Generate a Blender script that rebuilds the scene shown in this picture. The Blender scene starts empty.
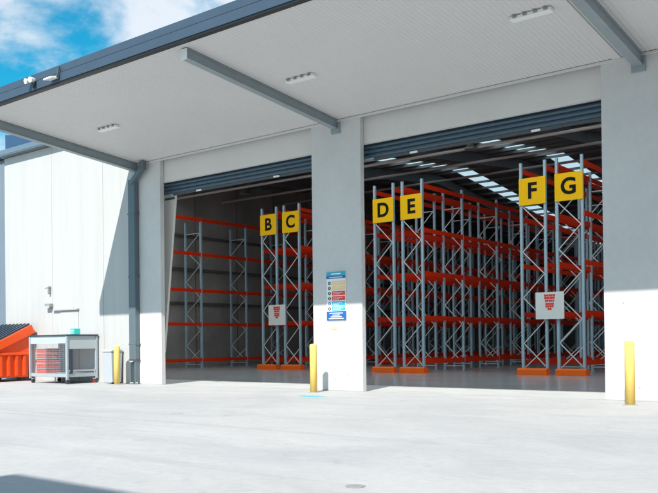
import bpy, bmesh, math, random
from mathutils import Vector, Matrix
random.seed(7)
sc = bpy.context.scene
C = sc.collection

# ------------------------------------------------------------------ camera
cam_d = bpy.data.cameras.new('camera')
cam = bpy.data.objects.new('camera', cam_d); C.objects.link(cam)
yaw, pitch, roll = 0.66296446, 0.0092304, -0.01163196
f_px, py = 822.647, 333.956
fwd = Vector((-math.sin(yaw), math.cos(yaw), 0)); right = Vector((math.cos(yaw), math.sin(yaw), 0)); up = Vector((0, 0, 1))
fwd, up = fwd*math.cos(pitch) + up*math.sin(pitch), up*math.cos(pitch) - fwd*math.sin(pitch)
right, up = right*math.cos(roll) + up*math.sin(roll), up*math.cos(roll) - right*math.sin(roll)
mw = Matrix.Identity(4)
for i, v in enumerate((right, up, -fwd)):
    for k in range(3): mw[k][i] = v[k]
mw.translation = Vector((0, -16.96, 1.28))
cam.matrix_world = mw
cam_d.sensor_fit = 'HORIZONTAL'; cam_d.sensor_width = 36
cam_d.lens = 36*f_px/658
cam_d.shift_x = 0; cam_d.shift_y = (py - 246.5)/658
cam_d.clip_end = 3000; cam_d.clip_start = 0.1
sc.camera = cam

# ------------------------------------------------------------------ world: sky with soft white cloud
SUN = Vector((1.85, -5.45, 5.13)).normalized()
w = bpy.data.worlds.new('World'); sc.world = w; w.use_nodes = True
nt = w.node_tree; nt.nodes.clear()
def N(t, kind, **kw):
    n = t.nodes.new(kind)
    for k, v in kw.items(): setattr(n, k, v)
    return n
out = N(nt, 'ShaderNodeOutputWorld'); bg = N(nt, 'ShaderNodeBackground'); bg.inputs['Strength'].default_value = 0.15
sky = N(nt, 'ShaderNodeTexSky', sky_type='NISHITA'); sky.sun_disc = False
sky.sun_elevation = math.asin(SUN.z); sky.sun_rotation = math.atan2(SUN.x, SUN.y)
sky.air_density = 1.0; sky.dust_density = 0.4; sky.ozone_density = 1.6
tint = N(nt, 'ShaderNodeMixRGB', blend_type='MULTIPLY'); tint.inputs[0].default_value = 1
tint.inputs[2].default_value = (0.05, 0.55, 0.60, 1)
tc = N(nt, 'ShaderNodeTexCoord'); mp = N(nt, 'ShaderNodeMapping'); mp.inputs['Scale'].default_value = (1, 1, 1.7)
mp.inputs['Location'].default_value = (0.53, 0.17, 0.04)
nz = N(nt, 'ShaderNodeTexNoise'); nz.inputs['Scale'].default_value = 6.5; nz.inputs['Detail'].default_value = 7
nz.inputs['Roughness'].default_value = 0.56; nz.inputs['Distortion'].default_value = 0.25
rp = N(nt, 'ShaderNodeValToRGB'); rp.color_ramp.elements[0].position = 0.40; rp.color_ramp.elements[1].position = 0.60
rp.color_ramp.interpolation = 'EASE'
mx = N(nt, 'ShaderNodeMixRGB'); mx.inputs[2].default_value = (3.0, 3.3, 3.65, 1)
L = nt.links.new
L(tc.outputs['Generated'], mp.inputs[0]); L(mp.outputs[0], nz.inputs['Vector']); L(nz.outputs['Fac'], rp.inputs[0])
L(sky.outputs[0], tint.inputs[1]); L(tint.outputs[0], mx.inputs[1]); L(rp.outputs[0], mx.inputs[0])
L(mx.outputs[0], bg.inputs['Color']); L(bg.outputs[0], out.inputs['Surface'])

# ------------------------------------------------------------------ sun, exposure
sd = bpy.data.lights.new('sun', 'SUN'); sd.energy = 3.8; sd.angle = math.radians(0.53); sd.color = (1, 0.955, 0.885)
so = bpy.data.objects.new('sun', sd); C.objects.link(so)
so.rotation_euler = SUN.to_track_quat('Z', 'Y').to_euler(); so.location = (20, -40, 40)
sc.view_settings.view_transform = 'Standard'; sc.view_settings.look = 'None'
sc.view_settings.exposure = 0.85; sc.view_settings.gamma = 1; sc.view_settings.use_curve_mapping = False
sc.cycles.max_bounces = 8; sc.cycles.diffuse_bounces = 5; sc.cycles.glossy_bounces = 3
sc.cycles.use_denoising = True

# ------------------------------------------------------------------ materials
MATS = {}
def mat(name, col, rough=0.6, metal=0.0, var=0.0, vscale=1.0, bump=0.0, bscale=30.0, streak=False, spec=0.5, var_col=None, fine=0.0):
    m = bpy.data.materials.new(name); m.use_nodes = True; t = m.node_tree
    b = t.nodes['Principled BSDF']
    b.inputs['Roughness'].default_value = rough; b.inputs['Metallic'].default_value = metal
    b.inputs['Specular IOR Level'].default_value = spec
    b.inputs['Base Color'].default_value = (*col, 1)
    co = N(t, 'ShaderNodeTexCoord')
    if var:
        n = N(t, 'ShaderNodeTexNoise'); n.inputs['Scale'].default_value = vscale; n.inputs['Detail'].default_value = 6; n.inputs['Roughness'].default_value = 0.62
        mpn = N(t, 'ShaderNodeMapping')
        if streak: mpn.inputs['Scale'].default_value = (3.2, 3.2, 0.22)
        t.links.new(co.outputs['Object'], mpn.inputs[0]); t.links.new(mpn.outputs[0], n.inputs['Vector'])
        r = N(t, 'ShaderNodeValToRGB'); r.color_ramp.elements[0].position = 0.32; r.color_ramp.elements[1].position = 0.68
        c2 = var_col or tuple(c*(1-var) for c in col)
        r.color_ramp.elements[0].color = (*c2, 1); r.color_ramp.elements[1].color = (*col, 1)
        t.links.new(n.outputs['Fac'], r.inputs[0]); last = r.outputs[0]
        if fine:
            n2 = N(t, 'ShaderNodeTexNoise'); n2.inputs['Scale'].default_value = vscale*14; n2.inputs['Detail'].default_value = 5
            t.links.new(co.outputs['Object'], n2.inputs['Vector'])
            r2 = N(t, 'ShaderNodeValToRGB'); r2.color_ramp.elements[0].position = 0.3; r2.color_ramp.elements[1].position = 0.7
            r2.color_ramp.elements[0].color = (1-fine,)*3 + (1,); r2.color_ramp.elements[1].color = (1, 1, 1, 1)
            mm = N(t, 'ShaderNodeMixRGB', blend_type='MULTIPLY'); mm.inputs[0].default_value = 1
            t.links.new(n2.outputs['Fac'], r2.inputs[0]); t.links.new(last, mm.inputs[1]); t.links.new(r2.outputs[0], mm.inputs[2]); last = mm.outputs[0]
        t.links.new(last, b.inputs['Base Color'])
    if bump:
        n = N(t, 'ShaderNodeTexNoise'); n.inputs['Scale'].default_value = bscale; n.inputs['Detail'].default_value = 4
        bp = N(t, 'ShaderNodeBump'); bp.inputs['Strength'].default_value = bump; bp.inputs['Distance'].default_value = 0.01
        t.links.new(co.outputs['Object'], n.inputs['Vector']); t.links.new(n.outputs['Fac'], bp.inputs['Height']); t.links.new(bp.outputs[0], b.inputs['Normal'])
    MATS[name] = m; return m
M_wall = mat('painted_precast', (0.465, 0.465, 0.46), 0.7, var=0.10, vscale=0.7, bump=0.12, bscale=14, streak=True, fine=0.03)
M_pillar = mat('precast_concrete', (0.61, 0.605, 0.60), 0.75, var=0.12, vscale=0.55, bump=0.15, bscale=16, fine=0.05)
M_header = mat('header_concrete', (0.66, 0.64, 0.615), 0.75, var=0.06, vscale=0.8, bump=0.1, bscale=16, fine=0.03)
M_inner = mat('raw_panel_concrete', (0.42, 0.40, 0.385), 0.85, var=0.35, vscale=0.35, bump=0.15, bscale=9, fine=0.1)
M_groove = mat('joint_sealant', (0.36, 0.36, 0.36), 0.8)
M_soffit = mat('soffit_sheet', (0.60, 0.595, 0.59), 0.5, var=0.03, vscale=0.5)
M_fascia = mat('slate_steel', (0.045, 0.072, 0.11), 0.42, var=0.12, vscale=2)
M_navy = mat('navy_cladding', (0.03, 0.075, 0.15), 0.45, var=0.1, vscale=2)
M_bluegrey = mat('blue_grey_cladding', (0.15, 0.19, 0.235), 0.5, var=0.06, vscale=1)
M_gutter = mat('gutter_steel', (0.11, 0.16, 0.21), 0.45)
M_dark = mat('charcoal_flashing', (0.008, 0.009, 0.011), 0.5)
M_beam = mat('beam_paint', (0.27, 0.32, 0.345), 0.45, var=0.1, vscale=3)
M_pipe = mat('downpipe_steel', (0.10, 0.135, 0.16), 0.42, var=0.08, vscale=2)
M_door = mat('roller_slat_steel', (0.055, 0.10, 0.14), 0.42, var=0.12, vscale=4)
M_guide = mat('guide_steel', (0.06, 0.07, 0.08), 0.5)
M_white = mat('white_powdercoat', (0.78, 0.78, 0.77), 0.4)
M_galv = mat('galvanised_post', (0.37, 0.50, 0.60), 0.5, 0.0, var=0.1, vscale=6)
M_brace = mat('galvanised_brace', (0.58, 0.62, 0.65), 0.4, 0.1)
M_red = mat('orange_red_beam', (0.82, 0.036, 0.005), 0.5, var=0.08, vscale=3, spec=0.2)
M_guard = mat('orange_guard', (0.98, 0.15, 0.012), 0.5, var=0.06, vscale=5, spec=0.2)
M_yellow = mat('sign_yellow', (0.95, 0.53, 0.004), 0.5, spec=0.15)
M_black = mat('sign_black', (0.008, 0.008, 0.008), 0.6, spec=0.15)
M_bolly = mat('bollard_yellow', (0.86, 0.60, 0.16), 0.75, var=0.1, vscale=5, bump=0.04, bscale=40)
M_sred = mat('sign_red', (0.80, 0.04, 0.03), 0.5)
M_stan = mat('sign_tan', (0.85, 0.56, 0.26), 0.5)
M_scyan = mat('sign_cyan', (0.02, 0.42, 0.72), 0.5)
M_steal = mat('sign_teal', (0.03, 0.36, 0.50), 0.5)
M_sblue = mat('sign_blue', (0.015, 0.10, 0.36), 0.5)
M_bin = mat('bin_orange', (0.86, 0.085, 0.008), 0.42, var=0.12, vscale=3)
M_lid = mat('bin_lid', (0.03, 0.045, 0.07), 0.35)
M_cage = mat('cage_steel', (0.42, 0.47, 0.51), 0.4, 0.3, var=0.1, vscale=6)
M_sheet = mat('cage_sheet', (0.40, 0.45, 0.48), 0.4)
M_crate = mat('crate_red', (0.66, 0.08, 0.05), 0.5)
M_caster = mat('caster_dark', (0.05, 0.045, 0.05), 0.6)
M_casterred = mat('caster_red', (0.30, 0.03, 0.03), 0.5)
M_teal = mat('teal_plastic', (0.03, 0.55, 0.50), 0.45)
M_grey = mat('grey_plastic', (0.40, 0.43, 0.46), 0.5, var=0.05, vscale=4)
M_paint = mat('teal_paint', (0.02, 0.42, 0.52), 0.7, var=0.5, vscale=9, var_col=(0.12, 0.45, 0.5))
M_roof = mat('roof_underside', (0.14, 0.14, 0.142), 0.6)
M_purlin = mat('purlin_galvanised', (0.22, 0.22, 0.22), 0.45, 0.3)
M_pipe2 = mat('pale_pipe', (0.40, 0.33, 0.32), 0.5)
M_shade_bar = mat('shade_bar_dark', (0.11, 0.11, 0.115), 0.6)  # dark tone for the beam shadows on the inner wall
M_rafter = mat('rafter_steel', (0.10, 0.10, 0.102), 0.6)
M_iron = mat('cast_iron', (0.33, 0.33, 0.32), 0.7, var=0.3, vscale=20)
M_lens = mat('lamp_lens', (0.75, 0.76, 0.74), 0.3)
M_lamp_dark = mat('lamp_module', (0.24, 0.25, 0.25), 0.4)
M_shade_shed = mat('shade_shed_cladding', (0.32, 0.33, 0.34), 0.6, var=0.06, vscale=0.3)

# translucent sheet for the added front roof fill, dimmer copy for the strips
m = bpy.data.materials.new('roof_fill_sheet'); m.use_nodes = True; t = m.node_tree; t.nodes.clear()
o_ = N(t, 'ShaderNodeOutputMaterial'); tr = N(t, 'ShaderNodeBsdfTranslucent'); tr.inputs[0].default_value = (0.86, 0.88, 0.86, 1)
di = N(t, 'ShaderNodeBsdfDiffuse'); di.inputs[0].default_value = (0.7, 0.75, 0.78, 1); ms = N(t, 'ShaderNodeMixShader'); ms.inputs[0].default_value = 0.08
t.links.new(tr.outputs[0], ms.inputs[1]); t.links.new(di.outputs[0], ms.inputs[2]); t.links.new(ms.outputs[0], o_.inputs[0]); M_fill_sheet = m
M_strip = m.copy(); M_strip.name = 'aged_skylight_strip'
for n_ in M_strip.node_tree.nodes:
    if n_.type == 'BSDF_TRANSLUCENT': n_.inputs[0].default_value = (0.60, 0.68, 0.71, 1)

# yard concrete: broad tone patches, broom texture, fine speckle, tyre scuffs
def ground_mat():
    m = bpy.data.materials.new('apron_concrete'); m.use_nodes = True; t = m.node_tree; b = t.nodes['Principled BSDF']
    b.inputs['Roughness'].default_value = 0.82; lk = t.links.new
    co = N(t, 'ShaderNodeTexCoord')
    def noise(sx, sy, scale, det=5, rough=0.6, dist=0.0, rz=0.0):
        mpn = N(t, 'ShaderNodeMapping'); mpn.inputs['Scale'].default_value = (sx, sy, 1); mpn.inputs['Rotation'].default_value = (0, 0, rz)
        n = N(t, 'ShaderNodeTexNoise'); n.inputs['Scale'].default_value = scale; n.inputs['Detail'].default_value = det; n.inputs['Roughness'].default_value = rough; n.inputs['Distortion'].default_value = dist
        lk(co.outputs['Object'], mpn.inputs[0]); lk(mpn.outputs[0], n.inputs['Vector']); return n.outputs['Fac']
    def ramp(v, p0, c0, p1, c1):
        r = N(t, 'ShaderNodeValToRGB'); e = r.color_ramp.elements; e[0].position = p0; e[1].position = p1; e[0].color = (*c0, 1); e[1].color = (*c1, 1)
        lk(v, r.inputs[0]); return r.outputs[0]
    def mul(a, c):
        x = N(t, 'ShaderNodeMixRGB', blend_type='MULTIPLY'); x.inputs[0].default_value = 1; lk(a, x.inputs[1]); lk(c, x.inputs[2]); return x.outputs[0]
    base = ramp(noise(0.5, 1.1, 0.28, 6, 0.6, 0.4), 0.36, (0.47, 0.47, 0.48), 0.64, (0.54, 0.53, 0.525))
    base = mul(base, ramp(noise(0.7, 1.3, 0.55, 8, 0.72, 0.8, 0.35), 0.36, (0.86, 0.865, 0.875), 0.60, (1, 1, 1)))
    base = mul(base, ramp(noise(1, 1, 1.9, 7, 0.7, 1.2), 0.28, (0.80, 0.80, 0.80), 0.40, (1, 1, 1)))
    base = mul(base, ramp(noise(1, 1, 9, 8, 0.75), 0.3, (0.86, 0.86, 0.86), 0.7, (1.0, 1.0, 1.0)))
    base = mul(base, ramp(noise(1, 1, 60, 4, 0.7), 0.3, (0.92, 0.92, 0.92), 0.7, (1, 1, 1)))
    base = mul(base, ramp(noise(0.05, 1.5, 0.9, 5, 0.65, 0.9, 1.05), 0.30, (0.88, 0.88, 0.885), 0.40, (1, 1, 1)))
    lk(base, b.inputs['Base Color'])
    bp = N(t, 'ShaderNodeBump'); bp.inputs['Strength'].default_value = 0.25; bp.inputs['Distance'].default_value = 0.006
    lk(noise(1, 6, 25, 5, 0.7), bp.inputs['Height']); lk(bp.outputs[0], b.inputs['Normal'])
    return m
M_ground = ground_mat()
M_floor = mat('polished_slab', (0.40, 0.42, 0.445), 0.2, var=0.2, vscale=0.4, fine=0.08, spec=0.3)
M_earth = mat('yard_earth', (0.28, 0.28, 0.27), 0.9, var=0.2, vscale=0.1)

# ------------------------------------------------------------------ mesh helpers
class MB:
    def __init__(s): s.v = []; s.f = []
    def quadbox(s, p):                     # 8 corners: bottom ring then top ring
        i = len(s.v); s.v += [tuple(q) for q in p]
        s.f += [(i+3, i+2, i+1, i), (i+4, i+5, i+6, i+7)] + [(i+k, i+(k+1) % 4, i+4+(k+1) % 4, i+4+k) for k in range(4)]
        return s
    def box(s, x0, x1, y0, y1, z0, z1):
        return s.quadbox([(x0,y0,z0),(x1,y0,z0),(x1,y1,z0),(x0,y1,z0),(x0,y0,z1),(x1,y0,z1),(x1,y1,z1),(x0,y1,z1)])
    def prism(s, poly, axis, a, b):        # poly in the two remaining axes (cyclic order), extruded a..b along axis
        i = len(s.v); n = len(poly)
        for d in (a, b):
            for p, q in poly:
                s.v.append({'x': (d, p, q), 'y': (p, d, q), 'z': (p, q, d)}[axis])
        s.f += [tuple(range(i+n-1, i-1, -1)), tuple(range(i+n, i+2*n))] + [(i+k, i+(k+1) % n, i+n+(k+1) % n, i+n+k) for k in range(n)]
        return s
    def bar(s, a, b, wd, hg=None, ref=(0, 0, 1)):   # rectangular bar between two points
        a, b = Vector(a), Vector(b); d = (b-a).normalized(); r = Vector(ref)
        if abs(d.dot(r)) > 0.98: r = Vector((0, 1, 0))
        u = d.cross(r).normalized(); v = u.cross(d).normalized(); hg = hg or wd
        c = [(-u*wd - v*hg)/2, (u*wd - v*hg)/2, (u*wd + v*hg)/2, (-u*wd + v*hg)/2]
        return s.quadbox([a+k for k in c] + [b+k for k in c])
    def tube(s, a, b, r0, r1=None, n=16):
        a, b = Vector(a), Vector(b); d = (b-a).normalized(); r1 = r0 if r1 is None else r1
        u = d.orthogonal().normalized(); v = d.cross(u); i = len(s.v)
        for p, r in ((a, r0), (b, r1)):
            for k in range(n):
                an = 2*math.pi*k/n; s.v.append(tuple(p + u*r*math.cos(an) + v*r*math.sin(an)))
        s.f += [tuple(range(i+n-1, i-1, -1)), tuple(range(i+n, i+2*n))] + [(i+k, i+(k+1) % n, i+n+(k+1) % n, i+n+k) for k in range(n)]
        return s
    def lathe(s, prof, c=(0, 0, 0), n=28):
        i = len(s.v)
        for r, z in prof:
            for k in range(n):
                an = 2*math.pi*k/n; s.v.append((c[0]+r*math.cos(an), c[1]+r*math.sin(an), c[2]+z))
        for j in range(len(prof)-1):
            for k in range(n):
                a = i+j*n+k; b = i+j*n+(k+1) % n; s.f.append((a, b, b+n, a+n))
        s.f += [tuple(range(i+n-1, i-1, -1)), tuple(range(i+(len(prof)-1)*n, i+len(prof)*n))]
        return s
    def sheet(s, prof, axis, a, b):        # open profile strip extruded
        i = len(s.v); n = len(prof)
        for d in (a, b):
            for p, q in prof: s.v.append({'x': (d, p, q), 'y': (p, d, q)}[axis])
        s.f += [(i+k, i+k+1, i+n+k+1, i+n+k) for k in range(n-1)]
        return s
    def build(s, name, m, parent=None, bevel=0.0, smooth=False):
        me = bpy.data.meshes.new(name); me.from_pydata(s.v, [], s.f); me.update()
        bm = bmesh.new(); bm.from_mesh(me); bmesh.ops.recalc_face_normals(bm, faces=bm.faces); bm.to_mesh(me); bm.free()
        me.materials.append(m)
        o = bpy.data.objects.new(name, me); C.objects.link(o)
        if parent: o.parent = parent
        if smooth:
            for p in me.polygons: p.use_smooth = len(p.vertices) == 4
        if bevel:
            md = o.modifiers.new('bevel', 'BEVEL'); md.width = bevel; md.segments = 2; md.limit_method = 'ANGLE'
        return o
def tag(o, label=None, cat=None, group=None, kind=None):
    if label: o['label'] = label
    if cat: o['category'] = cat
    if group: o['group'] = group
    if kind: o['kind'] = kind
    return o
def empty(name, loc=(0, 0, 0), label=None, cat=None, group=None):
    o = bpy.data.objects.new(name, None); C.objects.link(o); o.location = loc; o.empty_display_size = 0.3
    return tag(o, label, cat, group)
def copy_tree(o, parent=None):
    c = o.copy(); C.objects.link(c)
    if parent: c.parent = parent
    for ch in list(o.children): copy_tree(ch, c)
    return c
def text_mesh(s, size, depth, m, name, parent, loc, bold=0.0):
    cu = bpy.data.curves.new('lettering', 'FONT'); cu.body = s; cu.size = size; cu.extrude = depth; cu.offset = bold
    cu.align_x = 'CENTER'; cu.align_y = 'CENTER'; cu.resolution_u = 6
    to = bpy.data.objects.new('lettering', cu); C.objects.link(to)
    dg = bpy.context.evaluated_depsgraph_get(); dg.update()
    me = bpy.data.meshes.new_from_object(to.evaluated_get(dg)); bpy.data.objects.remove(to)
    me.materials.clear(); me.materials.append(m)
    o = bpy.data.objects.new(name, me); C.objects.link(o); o.parent = parent
    o.rotation_euler = (math.pi/2, 0, 0); o.location = loc
    return o

# ------------------------------------------------------------------ ground
tag(MB().box(-500, 500, -500, 500, -0.30, -0.12).build('ground', M_earth), kind='structure')
tag(MB().box(-140, 140, -140, 2.60, -0.10, 0.0).build('concrete_apron', M_ground), kind='structure')
tag(MB().box(-33.2, 14, 2.604, 60, -0.10, 0.0).build('warehouse_floor', M_floor), kind='structure')

# ------------------------------------------------------------------ warehouse
W = empty('warehouse', (0, 0, 0), 'white precast concrete warehouse with two open roller doors under a wide flat canopy', 'warehouse')
SOF = lambda y: 7.02 - 0.088*y          # soffit height at depth y
TOP = 8.55
# pale wall to the left of the doors, in precast panels with open joints between
def panel(x0, x1, z0, z1, m, name='wall_panel', y0=0.0, y1=0.16, bev=0.012):
    return MB().box(x0, x1, y0, y1, z0, z1).build(name, m, W, bev)
for x0, x1 in ((-28.72, -25.68), (-25.665, -22.75), (-22.735, -21.2)):
    panel(x0, x1, 0, 8.32, M_wall)
MB().box(-28.7, -21.2, 0.162, 0.22, 0, 8.3).build('joint_backing', M_groove, W)
panel(-21.185, -19.86, 0, TOP, M_pillar, 'pillar')
panel(-13.77, -12.17, 0, TOP, M_pillar, 'pillar')
panel(-6.0, -2.9, 0, TOP, M_pillar, 'pillar'); panel(-2.885, 14, 0, TOP, M_pillar)
for x0, x1 in ((-19.99, -13.60), (-12.30, -5.85)):
    MB().box(x0, x1, 0.164, 0.32, 6.33, TOP).build('header_panel', M_header, W, 0.01)
# blue grey clad wall beyond the white wall, and the dark capping on top of it
pts = [(-34 + 0.1*k, 0.30 - (0.03 if k % 2 else 0)) for k in range(53)]
mb = MB(); i0 = 0
for (xa, ya), (xb, yb) in zip(pts[:-1], pts[1:]):
    mb.quadbox([(xa, ya, 0), (xb, yb, 0), (xb, 0.4, 0), (xa, 0.4, 0), (xa, ya, 8.4), (xb, yb, 8.4), (xb, 0.4, 8.4), (xa, 0.4, 8.4)])
mb.build('clad_wall', M_bluegrey, W)
MB().box(-34, -28.76, 0.18, 0.44, 8.402, 8.6).build('wall_capping', M_dark, W)
# gutter along the top of the pale wall, the dark line under it and the navy gable wedge above
MB().box(-28.75, -21.1, -0.30, 0.16, 8.36, 8.56).build('eave_gutter', M_gutter, W, 0.02)
MB().box(-28.75, -21.1, -0.29, 0.15, 8.325, 8.357).build('gutter_underside', M_pipe, W)
MB().prism([(-28.74, 8.564), (-24.6, 8.564), (-28.74, 9.25)], 'y', 0.05, 0.5).build('gable_wedge', M_navy, W, 0.01)
# outer shell of the store
YR, YE = 24.0, 60.0                      # ridge and far end
def rz(y): return 8.5 + 0.1*min(y, YR) - 0.1*max(0, y-YR)
MB().prism([(0.33, 0), (YE, 0), (YE, rz(YE)), (YR, rz(YR)), (0.33, rz(0.33))], 'x', -33.5, -33.2).build('inner_wall', M_inner, W)
for k in range(18): MB().box(-33.198, -33.18, 1.0+k*3.2, 1.03+k*3.2, 0, rz(1+k*3.2)).build('panel_joint', M_guide, W)
MB().prism([(0.33, 0), (YE, 0), (YE, rz(YE)), (YR, rz(YR)), (0.33, rz(0.33))], 'x', 14, 14.3).build('inner_wall', M_inner, W)
MB().box(-33.5, 14.3, YE, YE+0.3, 0, rz(YE)).build('inner_wall', M_inner, W)
MB().box(-33.2, -28.76, 0.42, 0.5, 0, 8.5).build('inner_wall', M_inner, W)
# roof in bays between the skylight strips
SK = [-22.6, -17.0, -11.4, -5.8]; hw = 0.5
xs = [-34] + [e for s_ in SK for e in (s_-hw, s_+hw)] + [14.4]
def slab(x0, x1, y0, y1, dz0, dz1):
    return [(x0, y0, rz(y0)+dz0), (x1, y0, rz(y0)+dz0), (x1, y1, rz(y1)+dz0), (x0, y1, rz(y1)+dz0), (x0, y0, rz(y0)+dz1), (x1, y0, rz(y0)+dz1), (x1, y1, rz(y1)+dz1), (x0, y1, rz(y1)+dz1)]
YB = 10.4                                # unseen front roof band: translucent sheets added to light the interior; behind it narrow strips
for x0, x1 in zip(xs[0::2], xs[1::2]):
    for a, b in ((YB, YR), (YR, YE+0.4)): MB().quadbox(slab(x0, x1, a, b, 0.03, 0.12)).build('roof', M_roof, W)
def skylight_or_fill(x0, x1, y0, y1, m=M_fill_sheet):
    MB().quadbox(slab(x0, x1, y0, y1, 0.06, 0.062)).build('skylight_or_fill', m, W)
for s_ in SK:
    MB().quadbox(slab(s_-hw, s_+hw, YE-3, YE+0.4, 0.03, 0.12)).build('roof', M_roof, W)
    skylight_or_fill(s_-hw, s_+hw, YB, YR, M_strip); skylight_or_fill(s_-hw, s_+hw, YR, YE-3, M_strip)
MB().quadbox(slab(-34, 14.4, 0.0, 0.9, 0.03, 0.12)).build('roof', M_roof, W)
for k in range(6):
    x0 = -34 + 8.0*k
    skylight_or_fill(x0+0.1, x0+8.0, 0.9, YB)  # added sheet out of view, lights the racks and signs
    MB().quadbox(slab(x0, x0+0.1, 0.9, YB, 0.03, 0.12)).build('roof', M_roof, W)
MB().quadbox(slab(14.0, 14.4, 0.9, YB, 0.03, 0.12)).build('roof', M_roof, W)
pur = MB().bar((-33.1, 0, 0), (13.9, 0, 0), 0.06, 0.13).build('purlin', M_purlin, W)
ys = [3.5, 7.0] + [YB + 1.25*k for k in range(40)]
for k, y in enumerate(ys):
    o = pur if k == 0 else pur.copy()
    if k: C.objects.link(o)
    o.location = (0, y, rz(y)-0.08)
for x in (-28.0, -24.0, -18.5, -12.8, -7.3, -1.5, 6.0):
    for a, b in ((10.0, YR), (YR, YE-0.2)):
        MB().bar((x, a, rz(a)-0.42), (x, b, rz(b)-0.42), 0.18, 0.50).build('rafter', M_rafter, W)
for y, z in ((12.1, 8.85), (15.8, 9.15), (20.5, 9.6)):
    MB().tube((-33.1, y, z), (13.9, y, z), 0.06, n=10).build('ceiling_pipe', M_pipe2, W)
for z in (7.02, 5.24, 3.42): MB().box(-33.17, -33.05, 8.0, 40, z-0.07, z+0.07).build('beam_shade_bar', M_shade_bar, W)  # dark bars stand in for rack beam shadows on the wall
# roller doors rolled up behind the headers, guides at the jambs
for x0, x1 in ((-19.86, -13.77), (-12.17, -6.0)):
    prof = []
    z = 5.99
    while z < 6.62:
        prof += [(0.44, z), (0.40, z+0.015), (0.385, z+0.055), (0.40, z+0.095), (0.44, z+0.11)]; z += 0.115
    rd = MB().sheet(prof, 'x', x0-0.3, x1+0.05).build('roller_door', M_door, W, smooth=False)
    MB().box(x0+0.13, x1-0.13, 0.41, 0.47, 5.93, 5.995).build('bottom_bar', M_guide, rd, 0.006)
    for fx in ((0.2, 0.21), (0.72, 0.76)):
        a = x0 + fx[0]*(x1-x0); b = a + 0.22
        MB().box(a, b, 0.385, 0.405, 5.925, 5.975).build('lift_handle', M_white, rd, 0.004)
    MB().box(x1-0.02, x1+0.16, 0.33, 0.50, 0, 6.32).build('door_guide', M_guide, W, 0.006)
    # drum housing
    MB().tube((x0, 0.82, 6.75), (x1, 0.82, 6.75), 0.33, n=20).build('door_drum', M_door, W)
for x0, x1 in ((-19.86, -13.77), (-12.17, -6.0)):
    MB().box(x0+0.002, x1-0.002, 0.02, 0.07, 0.0, 0.006).build('threshold_angle', M_cage, W)
# pale tapering nib just inside the first door
MB().prism([(-20.6, 1.0), (-20.33, 1.0), (-19.72, 5.96), (-19.70, 6.25), (-20.6, 6.25)], 'y', 0.50, 0.58).build('tapered_jamb_plate', M_header, W)
MB().prism([(-20.2, 5.83), (-19.75, 5.83), (-19.745, 5.90), (-20.2, 5.90)], 'y', 0.484, 0.498).build('jamb_strap', M_guide, W)

# canopy: ribbed soffit sheet, roof, fascia, beams
XL, XR = -21.06, 14.0
YF = -5.44
mb = MB(); p = []
x = XL
while x < XR - 0.2:
    p += [(x, 0.0), (x+0.05, 0.0), (x+0.06, 0.007), (x+0.09, 0.007)]; x += 0.10
p.append((XR, 0.0))
n = len(p)
mb.v = [(a, YF+0.03, SOF(YF+0.03)+b) for a, b in p] + [(a, 0.0, SOF(0)+b) for a, b in p]
mb.f = [(k, k+1, n+k+1, n+k) for k in range(n-1)]
mb.build('canopy_soffit', M_soffit, W)
MB().quadbox([(XL, YF, SOF(YF)+0.06), (XR, YF, SOF(YF)+0.06), (XR, -0.004, SOF(0)+0.06), (XL, -0.004, SOF(0)+0.06),
              (XL, YF, SOF(YF)+0.20), (XR, YF, SOF(YF)+0.20), (XR, -0.004, SOF(0)+0.6), (XL, -0.004, SOF(0)+0.6)]).build('canopy_roof', M_fascia, W)
MB().box(XL, XR, YF-0.13, YF-0.004, 7.50, 7.70).build('fascia', M_fascia, W, 0.008)
MB().box(XL, XR, YF-0.10, YF-0.004, 7.72, 7.90).build('fascia', M_fascia, W, 0.008)
MB().box(XL, XR, YF-0.11, YF+0.02, 7.455, 7.497).build('fascia_drip', M_dark, W)
MB().quadbox([(XL-0.03, YF-0.11, 7.51), (XL-0.003, YF-0.11, 7.51), (XL-0.003, -0.003, 7.03), (XL-0.03, -0.003, 7.03),
              (XL-0.03, YF-0.11, 7.9), (XL-0.003, YF-0.11, 7.9), (XL-0.003, -0.003, 7.6), (XL-0.03, -0.003, 7.6)]).build('canopy_end_trim', M_soffit, W)
# small ledger angle where the soffit meets the wall
MB().box(XL, XR, -0.05, -0.003, 6.965, 7.012).build('soffit_trim', M_soffit, W)
def canopy_beam(x, wd=0.17, dp=0.22, y_out=-5.22):
    z0 = SOF(0) - 0.012; z1 = SOF(y_out) - 0.012; t_ = 0.018
    b = MB()
    def seg(xa, xb, da, db): b.quadbox([(xa, y_out, z1-db), (xb, y_out, z1-db), (xb, -0.052, z0-db), (xa, -0.052, z0-db), (xa, y_out, z1-da), (xb, y_out, z1-da), (xb, -0.052, z0-da), (xa, -0.052, z0-da)])
    seg(x-wd/2, x+wd/2, 0, t_); seg(x-wd/2, x+wd/2, dp-t_, dp); seg(x-wd/2+0.04, x+wd/2-0.04, t_, dp-t_)
    o = b.build('canopy_beam', M_beam, W)
    MB().box(x-wd/2, x+wd/2, y_out-0.016, y_out-0.002, z1-dp-0.02, z1-0.01).build('end_plate', M_white, o)
    MB().box(x-0.14, x+0.14, -0.046, -0.002, z0-dp-0.12, z0-0.04).build('wall_cleat', M_beam, o, 0.004)
    return o
canopy_beam(-12.93, 0.17, 0.22); canopy_beam(-20.94, 0.18, 0.24); canopy_beam(-5.22, 0.2, 0.24)
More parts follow.
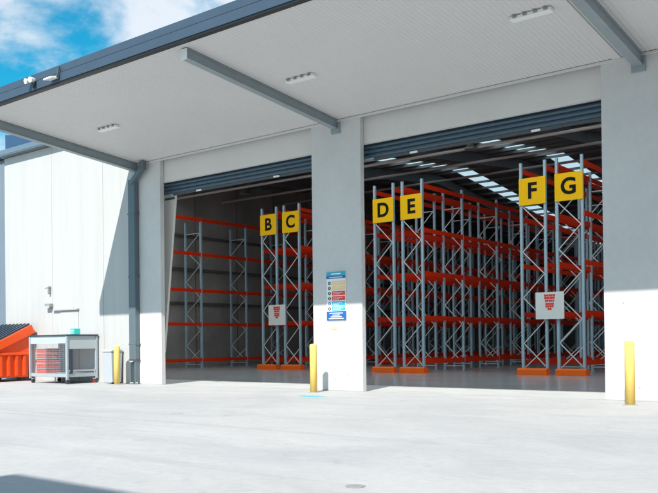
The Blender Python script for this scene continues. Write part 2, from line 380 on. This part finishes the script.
MB().quadbox([(-5.72, YF+0.05, SOF(YF)-0.03), (-5.55, YF+0.05, SOF(YF)-0.03), (-5.55, -0.06, 7.0), (-5.72, -0.06, 7.0),
              (-5.72, YF+0.05, SOF(YF)-0.004), (-5.55, YF+0.05, SOF(YF)-0.004), (-5.55, -0.06, 7.02), (-5.72, -0.06, 7.02)]).build('soffit_cover_strip', M_soffit, W)

# downpipe with offset, brackets and boot
dp = MB()
dp.bar((-20.42, -0.22, 7.0), (-20.42, -0.22, 6.72), 0.20, 0.15)
dp.bar((-20.42, -0.22, 6.80), (-21.02, -0.16, 6.40), 0.17, 0.15)
dpo = dp.build('downpipe_offset', M_pipe, W, 0.02)
dpm = MB().box(-21.19, -20.87, -0.20, -0.03, 0.78, 6.52).build('downpipe', M_pipe, W, 0.02)
for z in (1.25, 3.4, 5.4): MB().box(-21.21, -20.85, -0.208, -0.004, z, z+0.04).build('bracket', M_pipe, dpm, 0.004)
MB().box(-21.205, -20.855, -0.206, -0.02, 0.74, 0.79).build('pipe_shoe', M_guide, dpm, 0.01)
for a, b in ((-21.18, -21.12), (-20.94, -20.88)): MB().box(a, b, -0.20, -0.06, 0.06, 0.70).build('pipe_leg', M_pipe, dpm, 0.006)
MB().box(-21.21, -20.85, -0.215, -0.02, 0.0, 0.02).build('base_plate', M_pipe, dpm, 0.006)

# flush white staff door with dark lamp and card reader beside it
dr = MB().box(-25.10, -24.12, -0.02, -0.003, 0.02, 2.44).build('staff_door', M_wall, W, 0.004)
MB().box(-25.13, -25.104, -0.03, -0.003, 0, 2.47).build('door_frame', M_soffit, dr)
MB().box(-25.55, -24.08, -0.10, -0.003, 2.475, 2.515).build('door_canopy', M_groove, dr)
MB().tube((-25.0, -0.09, 1.02), (-24.86, -0.09, 1.02), 0.012, n=8).build('handle', M_guide, dr)
wl = MB().box(-25.93, -25.62, -0.16, -0.003, 2.60, 2.74).build('wall_lamp', M_lamp_dark, W, 0.02)
MB().box(-25.91, -25.64, -0.17, -0.155, 2.575, 2.66).build('lens', M_grey, wl)
wl = MB().box(-25.80, -25.74, -0.12, -0.003, 3.08, 3.36).build('wall_camera', M_lamp_dark, W, 0.02)
MB().tube((-25.9, -0.14, 3.30), (-25.72, -0.1, 3.34), 0.035, n=10).build('lens', M_grey, wl)
for x, z in ((-12.62, 0.42), (-13.05, 0.3), (-20.35, 0.32), (-5.6, 2.0), (-5.3, 0.28)):
    MB().tube((x, -0.004, z), (x, 0.0, z), 0.022, n=12).build('lifting_socket', M_groove, W)

for x0, x1 in ((-21.18, -19.87), (-13.76, -12.18), (-5.99, -2.91), (-28.7, -25.69), (-25.66, -22.76)):
    MB().box(x0, x1, -0.004, 0.0, 0.002, 0.022).build('base_seal', M_groove, W)
# unseen shed added behind the camera to throw shade on the nearest concrete
sh = empty('shade_shed', (-4.2, -22.1, 0), 'long grey metal clad shed added behind the camera to shade the yard', 'shed')
mb = MB(); mb.box(0, 40, -14, 0, 0, 9.0); mb.build('wall', M_shade_shed, sh)
MB().box(-0.05, 40.05, -14.05, 0.05, 9.004, 9.06).build('roof', M_fascia, sh)
for x in (7, 17, 27): MB().box(x, x+5, 0.003, 0.05, 0, 5).build('shade_shed_shutter', M_door, sh)

# ------------------------------------------------------------------ soffit lamps and fascia lamps
def soffit_light(x, y, label):
    z = SOF(y)
    t_ = empty('soffit_light', (x, y, z-0.004), label, 'light', 'lamps under the canopy')
    MB().box(-0.40, 0.40, -0.05, 0.12, -0.07, 0).build('housing', M_white, t_, 0.01)
    for k in range(4):
        MB().box(-0.33+0.2*k, -0.26+0.2*k, -0.085, -0.052, -0.05, 0.0).build('module', M_lamp_dark, t_, 0.008)
    return t_
soffit_light(-11.85, -2.74, 'white four module lamp under the canopy just right of the middle steel beam')
soffit_light(-18.68, -2.85, 'white four module lamp under the canopy beside the leftmost steel beam')
soffit_light(-6.27, -2.82, 'white four module lamp under the canopy close to the rightmost steel beam')
fl = empty('twin_spotlight', (-17.93, YF-0.14, 7.66), 'white twin headed spotlight fixed to the dark canopy edge', 'spotlight')
MB().box(-0.05, 0.05, -0.02, 0.0, -0.10, 0.06).build('bracket', M_guide, fl)
MB().bar((0, -0.02, -0.12), (0.06, -0.10, 0.02), 0.035).build('arm', M_guide, fl)
for s_ in (-1, 1): MB().tube((s_*0.09, -0.04, 0.06), (s_*0.10, -0.17, 0.03), 0.04, 0.07, 14).build('lamp_head', M_lens, fl)
fl = empty('floodlight', (-16.98, YF-0.14, 7.62), 'flat white floodlight on dark bracket hanging off the canopy edge', 'floodlight')
MB().bar((0.12, -0.01, 0.22), (0.12, -0.06, -0.05), 0.04).build('bracket', M_guide, fl)
MB().quadbox([(-0.2, -0.24, -0.10), (0.1, -0.24, -0.10), (0.1, -0.02, -0.06), (-0.2, -0.02, -0.06), (-0.2, -0.22, -0.05), (0.1, -0.22, -0.05), (0.1, -0.02, 0.0), (-0.2, -0.02, 0.0)]).build('lamp_head', M_lens, fl, 0.01)

# ------------------------------------------------------------------ bollards
def bollard(x, y, label):
    t_ = empty('bollard', (x, y, 0), label, 'bollard', 'yellow bollards at the doors')
    MB().lathe([(0.092, 0.012), (0.092, 1.19), (0.086, 1.21), (0.06, 1.225), (0.0, 1.23)]).build('post', M_bolly, t_, smooth=True)
    MB().lathe([(0.135, 0.0), (0.135, 0.010), (0.095, 0.0115), (0.0, 0.0118)]).build('base_plate', M_groove, t_)
bollard(-13.09, -0.85, 'yellow steel bollard in front of the white pillar between both doors')
bollard(-21.32, -0.58, 'yellow steel bollard between the grey wheelie bin and the downpipe')
bollard(-5.16, -1.02, 'yellow steel bollard in front of the right hand pillar')

# ------------------------------------------------------------------ pallet racking
LEV = [0.44, 2.18, 3.95, 5.67, 7.43]
def make_row(nb, x, y0, label, levels=LEV, hw_=0.46, pitch=3.25, H=7.7, sides=(-1, 1)):
    row = empty('pallet_rack', (x, y0, 0), label, 'pallet rack', 'tall rows of empty pallet racking')
    pm = MB()
    pm.prism([(-0.045, -0.05), (0.045, -0.05), (0.045, 0.045), (0.02, 0.045), (0.02, -0.02), (-0.02, -0.02), (-0.02, 0.045), (-0.045, 0.045)], 'z', 0.012, H)
    pm.box(-0.075, 0.075, -0.09, 0.09, 0, 0.011)
    bm_ = MB(); h = 0.83; z = 0.30; sd_ = -1
    bm_.bar((-hw_+0.05, 0.0, 0.18), (hw_-0.05, 0.0, 0.18), 0.035, 0.035)
    bm_.bar((-hw_+0.05, 0.018, 0.24), (hw_-0.05, 0.018, 0.98), 0.032, 0.032)
    while z + h < H - 0.15:
        bm_.bar((-sd_*(hw_-0.05), -0.018, z), (sd_*(hw_-0.05), -0.018, z+h), 0.032, 0.032); z += h; sd_ = -sd_
    bm_.bar((-hw_+0.05, 0.0, z), (hw_-0.05, 0.0, z), 0.035, 0.035)
    fr = bm_.build('upright_frame', M_brace, row)
    for sx in (-1, 1):
        p = pm.build('post', M_galv, fr) if sx < 0 else p.copy()
        if sx > 0: C.objects.link(p)
        p.location = (sx*hw_, 0, 0)
    for k in range(1, nb+1):
        c = copy_tree(fr, row); c.location = (0, pitch*k, 0)
    b = MB(); L_ = pitch-0.104
    b.box(-0.022, 0.022, 0.052, 0.052+L_, -0.085, 0.085)
    for e in (0.052, 0.052+L_-0.012): b.box(-0.03, 0.034, e, e+0.012, -0.12, 0.12)
    proto = None
    for k in range(nb):
        for z in levels:
            for sx in sides:
                if proto is None: o = proto = b.build('beam', M_red, row)
                else: o = proto.copy(); C.objects.link(o)
                o.location = (sx*(hw_+0.028), pitch*k, z)
    return row
ROWS = dict(B=(-26.35, 12.25), C=(-24.95, 12.25), D=(-18.93, 11.05), E=(-17.57, 11.05), F=(-12.43, 11.05), G=(-11.07, 11.05))
RL = dict(B='tall pallet rack row under yellow letter B sign, blue grey posts and orange beams',
          C='tall pallet rack row under yellow letter C sign, left door, beside the pillar',
          D='tall pallet rack row under yellow letter D sign, right beside the middle pillar',
          E='tall pallet rack row under yellow letter E sign, its aisle side fully in view',
          F='tall pallet rack row under yellow letter F sign with clear aisle on its left',
          G='tall pallet rack row under yellow letter G sign next to the right hand pillar')
first = None
for k in 'BCDEFG':
    x, y = ROWS[k]
    if first is None: first = make_row(8, x, y, RL[k])
    else:
        r = copy_tree(first); r.location = (x, y, 0); r['label'] = RL[k]
make_row(8, -31.75, 9.0, 'unsigned pallet rack row standing along the bare grey concrete side wall', [0.42, 2.24, 3.96, 5.82, 7.60], 0.58, 3.33, 7.55, (1,))

# orange end guards bolted down in front of each row
def guard(x, y, wd, label):
    t_ = empty('rack_end_guard', (x, y, 0), label, 'rack guard', 'orange guards at the ends of the rack rows')
    MB().prism([(-0.17, 0), (0.17, 0), (0.17, 0.19), (0.12, 0.235), (-0.12, 0.235), (-0.17, 0.19)], 'x', -wd/2, wd/2).build('rail', M_guard, t_, 0.008)
    for sx in (-1, 1): MB().box(sx*wd/2-0.06 if sx > 0 else -wd/2-0.05, wd/2+0.05 if sx > 0 else -wd/2+0.06, -0.20, 0.20, 0, 0.012).build('foot_plate', M_guard, t_)
for k, wd, dx in (('B', 1.16, 0.09), ('C', 1.2, 0.2), ('D', 1.06, 0.13), ('E', 1.13, 0.15), ('F', 1.12, 0.04), ('G', 1.1, 0.12)):
    x, y = ROWS[k]
    guard(x + dx, y-0.27, wd, 'low orange end guard on the floor at the foot of rack row %s' % k)

# letter signs
for k in 'BCDEFG':
    x, y = ROWS[k]; zc = 6.88 if k in 'BC' else 6.63
    s_ = empty('aisle_sign', (x, y-0.075, zc), 'square yellow sign with black capital letter %s on a rack end' % k, 'sign', 'yellow aisle letter signs')
    MB().box(-0.51, 0.51, -0.012, 0.012, -0.49, 0.49).build('board', M_yellow, s_, 0.003)
    for sx in (-0.46, 0.46):
        for sz in (-0.44, 0.44): MB().tube((sx, -0.0125, sz), (sx, -0.02, sz), 0.016, n=10).build('fixing', M_brace, s_)
    text_mesh(k, 0.80, 0.004, M_black, 'letter', s_, (0, -0.0175, -0.01), 0.022)

# white load notices with a red stacked arrow of text lines
def notice(x, y, z, label):
    t_ = empty('load_notice', (x, y, z), label, 'notice', 'white load notices on the racks')
    MB().box(-0.53, 0.53, -0.012, 0.012, -0.48, 0.48).build('board', M_white, t_, 0.003)
    rows = [(0.36, 0.21, 5), (0.27, 0.20, 4), (0.17, 0.17, 5), (0.06, 0.16, 3), (-0.03, 0.16, 4), (-0.12, 0.08, 2)]
    mb = MB()
    for zz, hw2, nseg in rows:
        ww = 2*hw2/nseg
        for q in range(nseg):
            mb.box(-hw2+q*ww+0.002, -hw2+(q+1)*ww-0.003-0.006*(q % 2), -0.016, -0.0125, zz-0.04, zz+0.038)
    mb.build('red_lettering', M_sred, t_)
notice(-25.79, 12.10, 2.56, 'white notice with red print hung between rack rows B and C')
notice(-11.79, 10.90, 2.47, 'white notice with red print hung between rack rows F and G')

# ------------------------------------------------------------------ safety sign on the centre pillar
s_ = empty('safety_sign', (-12.98, -0.012, 2.465), 'tall white site safety sign with blue, tan and red panels on the middle pillar', 'sign')
MB().box(-0.31, 0.31, -0.008, 0.010, -0.64, 0.64).build('board', M_white, s_, 0.003)
hd = MB().box(-0.31, 0.31, -0.014, -0.009, 0.45, 0.63).build('header_panel', M_steal, s_)
MB().box(-0.31, 0.31, -0.0165, -0.0145, 0.45, 0.52).build('header_band', M_sblue, hd)
MB().box(-0.16, 0.16, -0.0165, -0.0145, 0.555, 0.585).box(-0.22, 0.22, -0.0195, -0.017, 0.475, 0.492).build('lettering', M_white, hd)
for k, mm in enumerate((M_stan, M_stan, M_sred, M_sred, M_scyan, M_scyan)):
    z0 = 0.385 - k*0.133
    r = MB().box(-0.13, 0.29, -0.014, -0.009, z0-0.105, z0).build('rule_panel', mm, s_)
    lb = MB(); xx = -0.10
    while xx < 0.2:
        wd = random.uniform(0.03, 0.07); lb.box(xx, min(xx+wd, 0.25), -0.0165, -0.0145, z0-0.045, z0-0.03); xx += wd+0.015
    xx = -0.10
    while xx < 0.1:
        wd = random.uniform(0.03, 0.07); lb.box(xx, xx+wd, -0.0165, -0.0145, z0-0.078, z0-0.064); xx += wd+0.015
    lb.build('lettering', M_white, r)
    pm = MB().tube((-0.215, -0.0095, z0-0.052), (-0.215, -0.014, z0-0.052), 0.042, n=16).build('pictogram', (M_black if k != 4 else M_sblue), s_)
    MB().box(-0.225, -0.205, -0.0165, -0.0145, z0-0.075, z0-0.03).build('pictogram_mark', M_white, pm)
ft = MB().box(-0.31, 0.32, -0.014, -0.009, -0.635, -0.40).build('footer_panel', M_sblue, s_)
lb = MB()
for z0, a in ((-0.45, 0.22), (-0.50, 0.12), (-0.545, 0.18), (-0.59, 0.24)): lb.box(-a, a, -0.0165, -0.0145, z0-0.009, z0+0.009)
lb.build('lettering', M_white, ft)
tag(MB().box(-13.16, -12.98, -0.010, -0.002, 1.60, 1.66).build('pillar_sticker', M_stan), 'small tan sticker on the middle pillar below the safety sign', 'sticker')

# ------------------------------------------------------------------ orange skip bin
XB = -26.64
bn = empty('skip_bin', (XB-0.95, -1.2, 0), 'large orange waste skip with dark slatted lid against the white wall', 'skip bin')
def slope(y): return 2.0 + 0.45*(y+0.25)
B0 = lambda x0, x1, prof: MB().prism(prof, 'x', x0-(XB-0.95), x1-(XB-0.95))
yo = 1.2
up_ = [(-0.30+yo, 0.98), (-0.18+yo, 1.72), (-2.3+yo, 0.90), (-2.25+yo, 0.98)]
low = [(-0.34+yo, 0.14), (-0.30+yo, 0.96), (-2.25+yo, 0.96), (-2.10+yo, 0.14)]
B0(XB-1.9, XB-0.04, low).build('lower_body', M_bin, bn, 0.02)
B0(XB-1.92, XB-0.02, [(-0.29+yo, 0.965), (-0.22+yo, 1.78), (-2.35+yo, 0.965)]).build('upper_body', M_bin, bn, 0.02)
B0(XB-1.98, XB+0.05, [(-0.32+yo, 0.93), (-0.28+yo, 1.02), (-2.30+yo, 1.02), (-2.28+yo, 0.93)]).build('waist_rail', M_bin, bn, 0.015)
def rimprof(y0, y1, dz, th):
    return [(y0+yo, slope(y0)+dz-th), (y1+yo, slope(y1)+dz-th), (y1+yo, slope(y1)+dz), (y0+yo, slope(y0)+dz)]
B0(XB-0.02, XB+0.09, [(-0.13+yo, 1.72), (-2.5+yo, 0.665), (-2.60+yo, 0.90), (-0.27+yo, 2.01)]).build('rim', M_bin, bn, 0.015)
B0(XB-1.99, XB-1.90, [(-0.13+yo, 1.72), (-2.5+yo, 0.665), (-2.60+yo, 0.90), (-0.27+yo, 2.01)]).build('rim', M_bin, bn, 0.015)
ld = B0(XB-1.90, XB-0.025, [(-0.24+yo, 1.96), (-2.5+yo, 0.90), (-2.52+yo, 0.95), (-0.25+yo, 2.02)]).build('lid', M_lid, bn, 0.008)
lr = MB()
for k in range(8):
    xx = 0.95-0.12-0.24*k
    lr.prism([(-0.26+yo, 2.02), (-2.5+yo, 0.965), (-2.5+yo, 1.01), (-0.26+yo, 2.07)], 'x', xx-0.06, xx+0.04)
lr.build('lid_ribs', M_lid, ld)
rb = MB()
for k in range(6):
    y = -0.52 - 0.30*k + yo
    rb.box(0.95-0.05, 0.95+0.03, y-0.05, y+0.05, 0.2, 0.925)
rb.build('side_ribs', M_bin, bn, 0.012)
for yy in (-0.55, -1.9):
    for xx in (XB-0.3, XB-1.6): MB().tube((xx-0.03-(XB-0.95), yy+yo, 0.075), (xx+0.03-(XB-0.95), yy+yo, 0.075), 0.075, n=16).build('caster', M_caster, bn)

# ------------------------------------------------------------------ cage trolley
X0, X1, Y0, Y1, ZT = -25.12, -23.03, -1.23, -0.10, 1.56
cg = empty('cage_trolley', ((X0+X1)/2, (Y0+Y1)/2, 0), 'tall grey steel cage trolley on casters between orange skip and grey bin', 'trolley')
ox, oy = (X0+X1)/2, (Y0+Y1)/2; a, b = (X1-X0)/2, (Y1-Y0)/2
MB().box(-a, a, -b, b, 0.22, 0.34).build('base_frame', M_cage, cg, 0.01)
for sx in (-1, 1):
    for sy in (-1, 1):
        MB().box(sx*a-0.035, sx*a+0.035, sy*b-0.035, sy*b+0.035, 0.16, ZT).build('corner_post', M_cage, cg, 0.006)
        cs = MB().tube((sx*(a-0.06)-0.03, sy*(b-0.06), 0.065), (sx*(a-0.06)+0.03, sy*(b-0.06), 0.065), 0.065, n=18).build('caster', M_casterred if (sx > 0 and sy > 0) else M_caster, cg)
        MB().box(sx*(a-0.06)-0.045, sx*(a-0.06)+0.045, sy*(b-0.06)-0.05, sy*(b-0.06)+0.05, 0.13, 0.16).build('fork', M_cage, cs)
lid = MB()
for p0, p1, q0, q1 in ((-a-0.06, a+0.06, -b-0.05, -b+0.01), (-a-0.06, a+0.06, b-0.01, b+0.05), (-a-0.06, -a, -b+0.011, b-0.011), (a, a+0.06, -b+0.011, b-0.011)): lid.box(p0, p1, q0, q1, ZT, ZT+0.05)
lo = lid.build('top_rim', M_lid, cg, 0.004)
MB().box(-a+0.002, a-0.002, -b+0.012, b-0.012, ZT+0.004, ZT+0.03).build('top_sheet', M_sheet, cg)
mesh = MB()
for k in range(1, 32): mesh.box(-a+k*0.065-0.0025, -a+k*0.065+0.0025, -b-0.014, -b-0.009, 0.34, ZT-0.25)
for k in range(0, 15): mesh.box(-a+0.03, a-0.03, -b-0.019, -b-0.014, 0.38+0.065*k, 0.385+0.065*k)
mesh.build('wire_panel', M_cage, cg)
MB().box(-a+0.036, a-0.036, -b-0.012, -b+0.012, ZT-0.24, ZT-0.003).build('front_band', M_sheet, cg)
MB().box(a-0.012, a+0.012, -b+0.036, b-0.036, ZT-0.42, ZT-0.003).build('side_band', M_sheet, cg)
MB().box(a-0.03, a+0.03, -b+0.10, -b+0.20, 0.345, ZT-0.43).build('side_stile', M_lid, cg, 0.004)
MB().box(a-0.02, a+0.02, -b+0.036, b-0.036, 0.40, 0.46).build('side_rail', M_cage, cg)
names = ['lowest', 'second lowest', 'middle', 'second highest', 'highest']
cr0 = None
for k in range(5):
    t_ = empty('plastic_crate', (-24.66, -0.86, 0.345+0.165*k), 'red plastic crate, %s of five stacked inside the grey cage trolley' % names[k], 'crate', 'red crates stacked in the cage trolley')
    c = MB()
    c.box(-0.28, 0.28, -0.26, 0.26, 0, 0.02)
    for (p0, p1, q0, q1) in ((-0.28, 0.28, -0.26, -0.24), (-0.28, 0.28, 0.24, 0.26), (-0.28, -0.26, -0.239, 0.239), (0.26, 0.28, -0.239, 0.239)): c.box(p0, p1, q0, q1, 0.0205, 0.13)
    c.build('tub', M_crate, t_)
    rm = MB()
    for (p0, p1, q0, q1) in ((-0.30, 0.30, -0.28, -0.23), (-0.30, 0.30, 0.23, 0.28), (-0.30, -0.25, -0.229, 0.229), (0.25, 0.30, -0.229, 0.229)): rm.box(p0, p1, q0, q1, 0.1305, 0.155)
    rm.build('rim', M_cage, t_)
tb = empty('teal_box', (-23.3, -0.72, ZT+0.056), 'small teal box with white label sitting on the cage trolley lid', 'box')
MB().box(-0.11, 0.11, -0.12, 0.12, 0, 0.19).build('carton', M_teal, tb, 0.01)
MB().box(-0.07, 0.07, -0.124, -0.1205, 0.11, 0.14).box(-0.07, 0.03, -0.124, -0.1205, 0.05, 0.07).build('print', M_white, tb)

# ------------------------------------------------------------------ grey wheelie bin
wb = empty('wheelie_bin', (-21.93, -0.28, 0), 'plain grey wheelie bin against the wall between trolley and yellow bollard', 'wheelie bin')
wb.scale = (0.9, 0.9, 0.95)
MB().quadbox([(-0.235, -0.21, 0.05), (0.235, -0.21, 0.05), (0.235, 0.2, 0.05), (-0.235, 0.2, 0.05), (-0.26, -0.25, 1.08), (0.26, -0.25, 1.08), (0.26, 0.25, 1.08), (-0.26, 0.25, 1.08)]).build('tub', M_grey, wb, 0.02)
lw = MB().prism([(-0.28, 1.085), (0.27, 1.085), (0.27, 1.12), (0.10, 1.19), (-0.15, 1.18), (-0.28, 1.11)], 'x', -0.28, 0.28).build('lid', M_grey, wb, 0.012)
MB().tube((-0.22, 0.262, 1.12), (0.22, 0.262, 1.12), 0.016, n=10).build('handle', M_lamp_dark, lw)
for sx in (-1, 1): MB().tube((sx*0.20-0.02, 0.16, 0.10), (sx*0.20+0.02, 0.16, 0.10), 0.10, n=16).build('wheel', M_caster, wb)

# ------------------------------------------------------------------ marks on the apron
tag(MB().prism([(-12.70, -1.95), (-12.2, -1.78), (-11.72, -2.02), (-12.16, -2.24)], 'z', 0.0, 0.004).build('paint_mark', M_paint), 'teal spray paint patch on the concrete before the middle bollard', 'paint mark')
dc = tag(MB().lathe([(0.09, 0.001), (0.09, 0.005), (0.08, 0.007), (0.0, 0.007)], (-4.30, -11.1, 0)).build('drain_cover', M_iron), 'small dark round cover set in the concrete in the foreground', 'cover')
# high bay lamps hanging from the roof
for x, y, lb_ in ((-29.6, 14.0, 'bell shaped high bay lamp hanging above the left door aisle, over letter B'),
                  (-15.4, 12.0, 'bell shaped high bay lamp hanging between letter E and letter F signs')):
    z = rz(y)
    t_ = empty('high_bay_lamp', (x, y, z-0.9), lb_, 'lamp', 'high bay lamps under the roof')
    MB().tube((0, 0, 0.30), (0, 0, 0.75), 0.015, n=8).build('cord', M_guide, t_)
    MB().lathe([(0.06, 0.30), (0.10, 0.20), (0.27, 0.0), (0.27, -0.02), (0.0, -0.02)]).build('shade', M_purlin, t_)
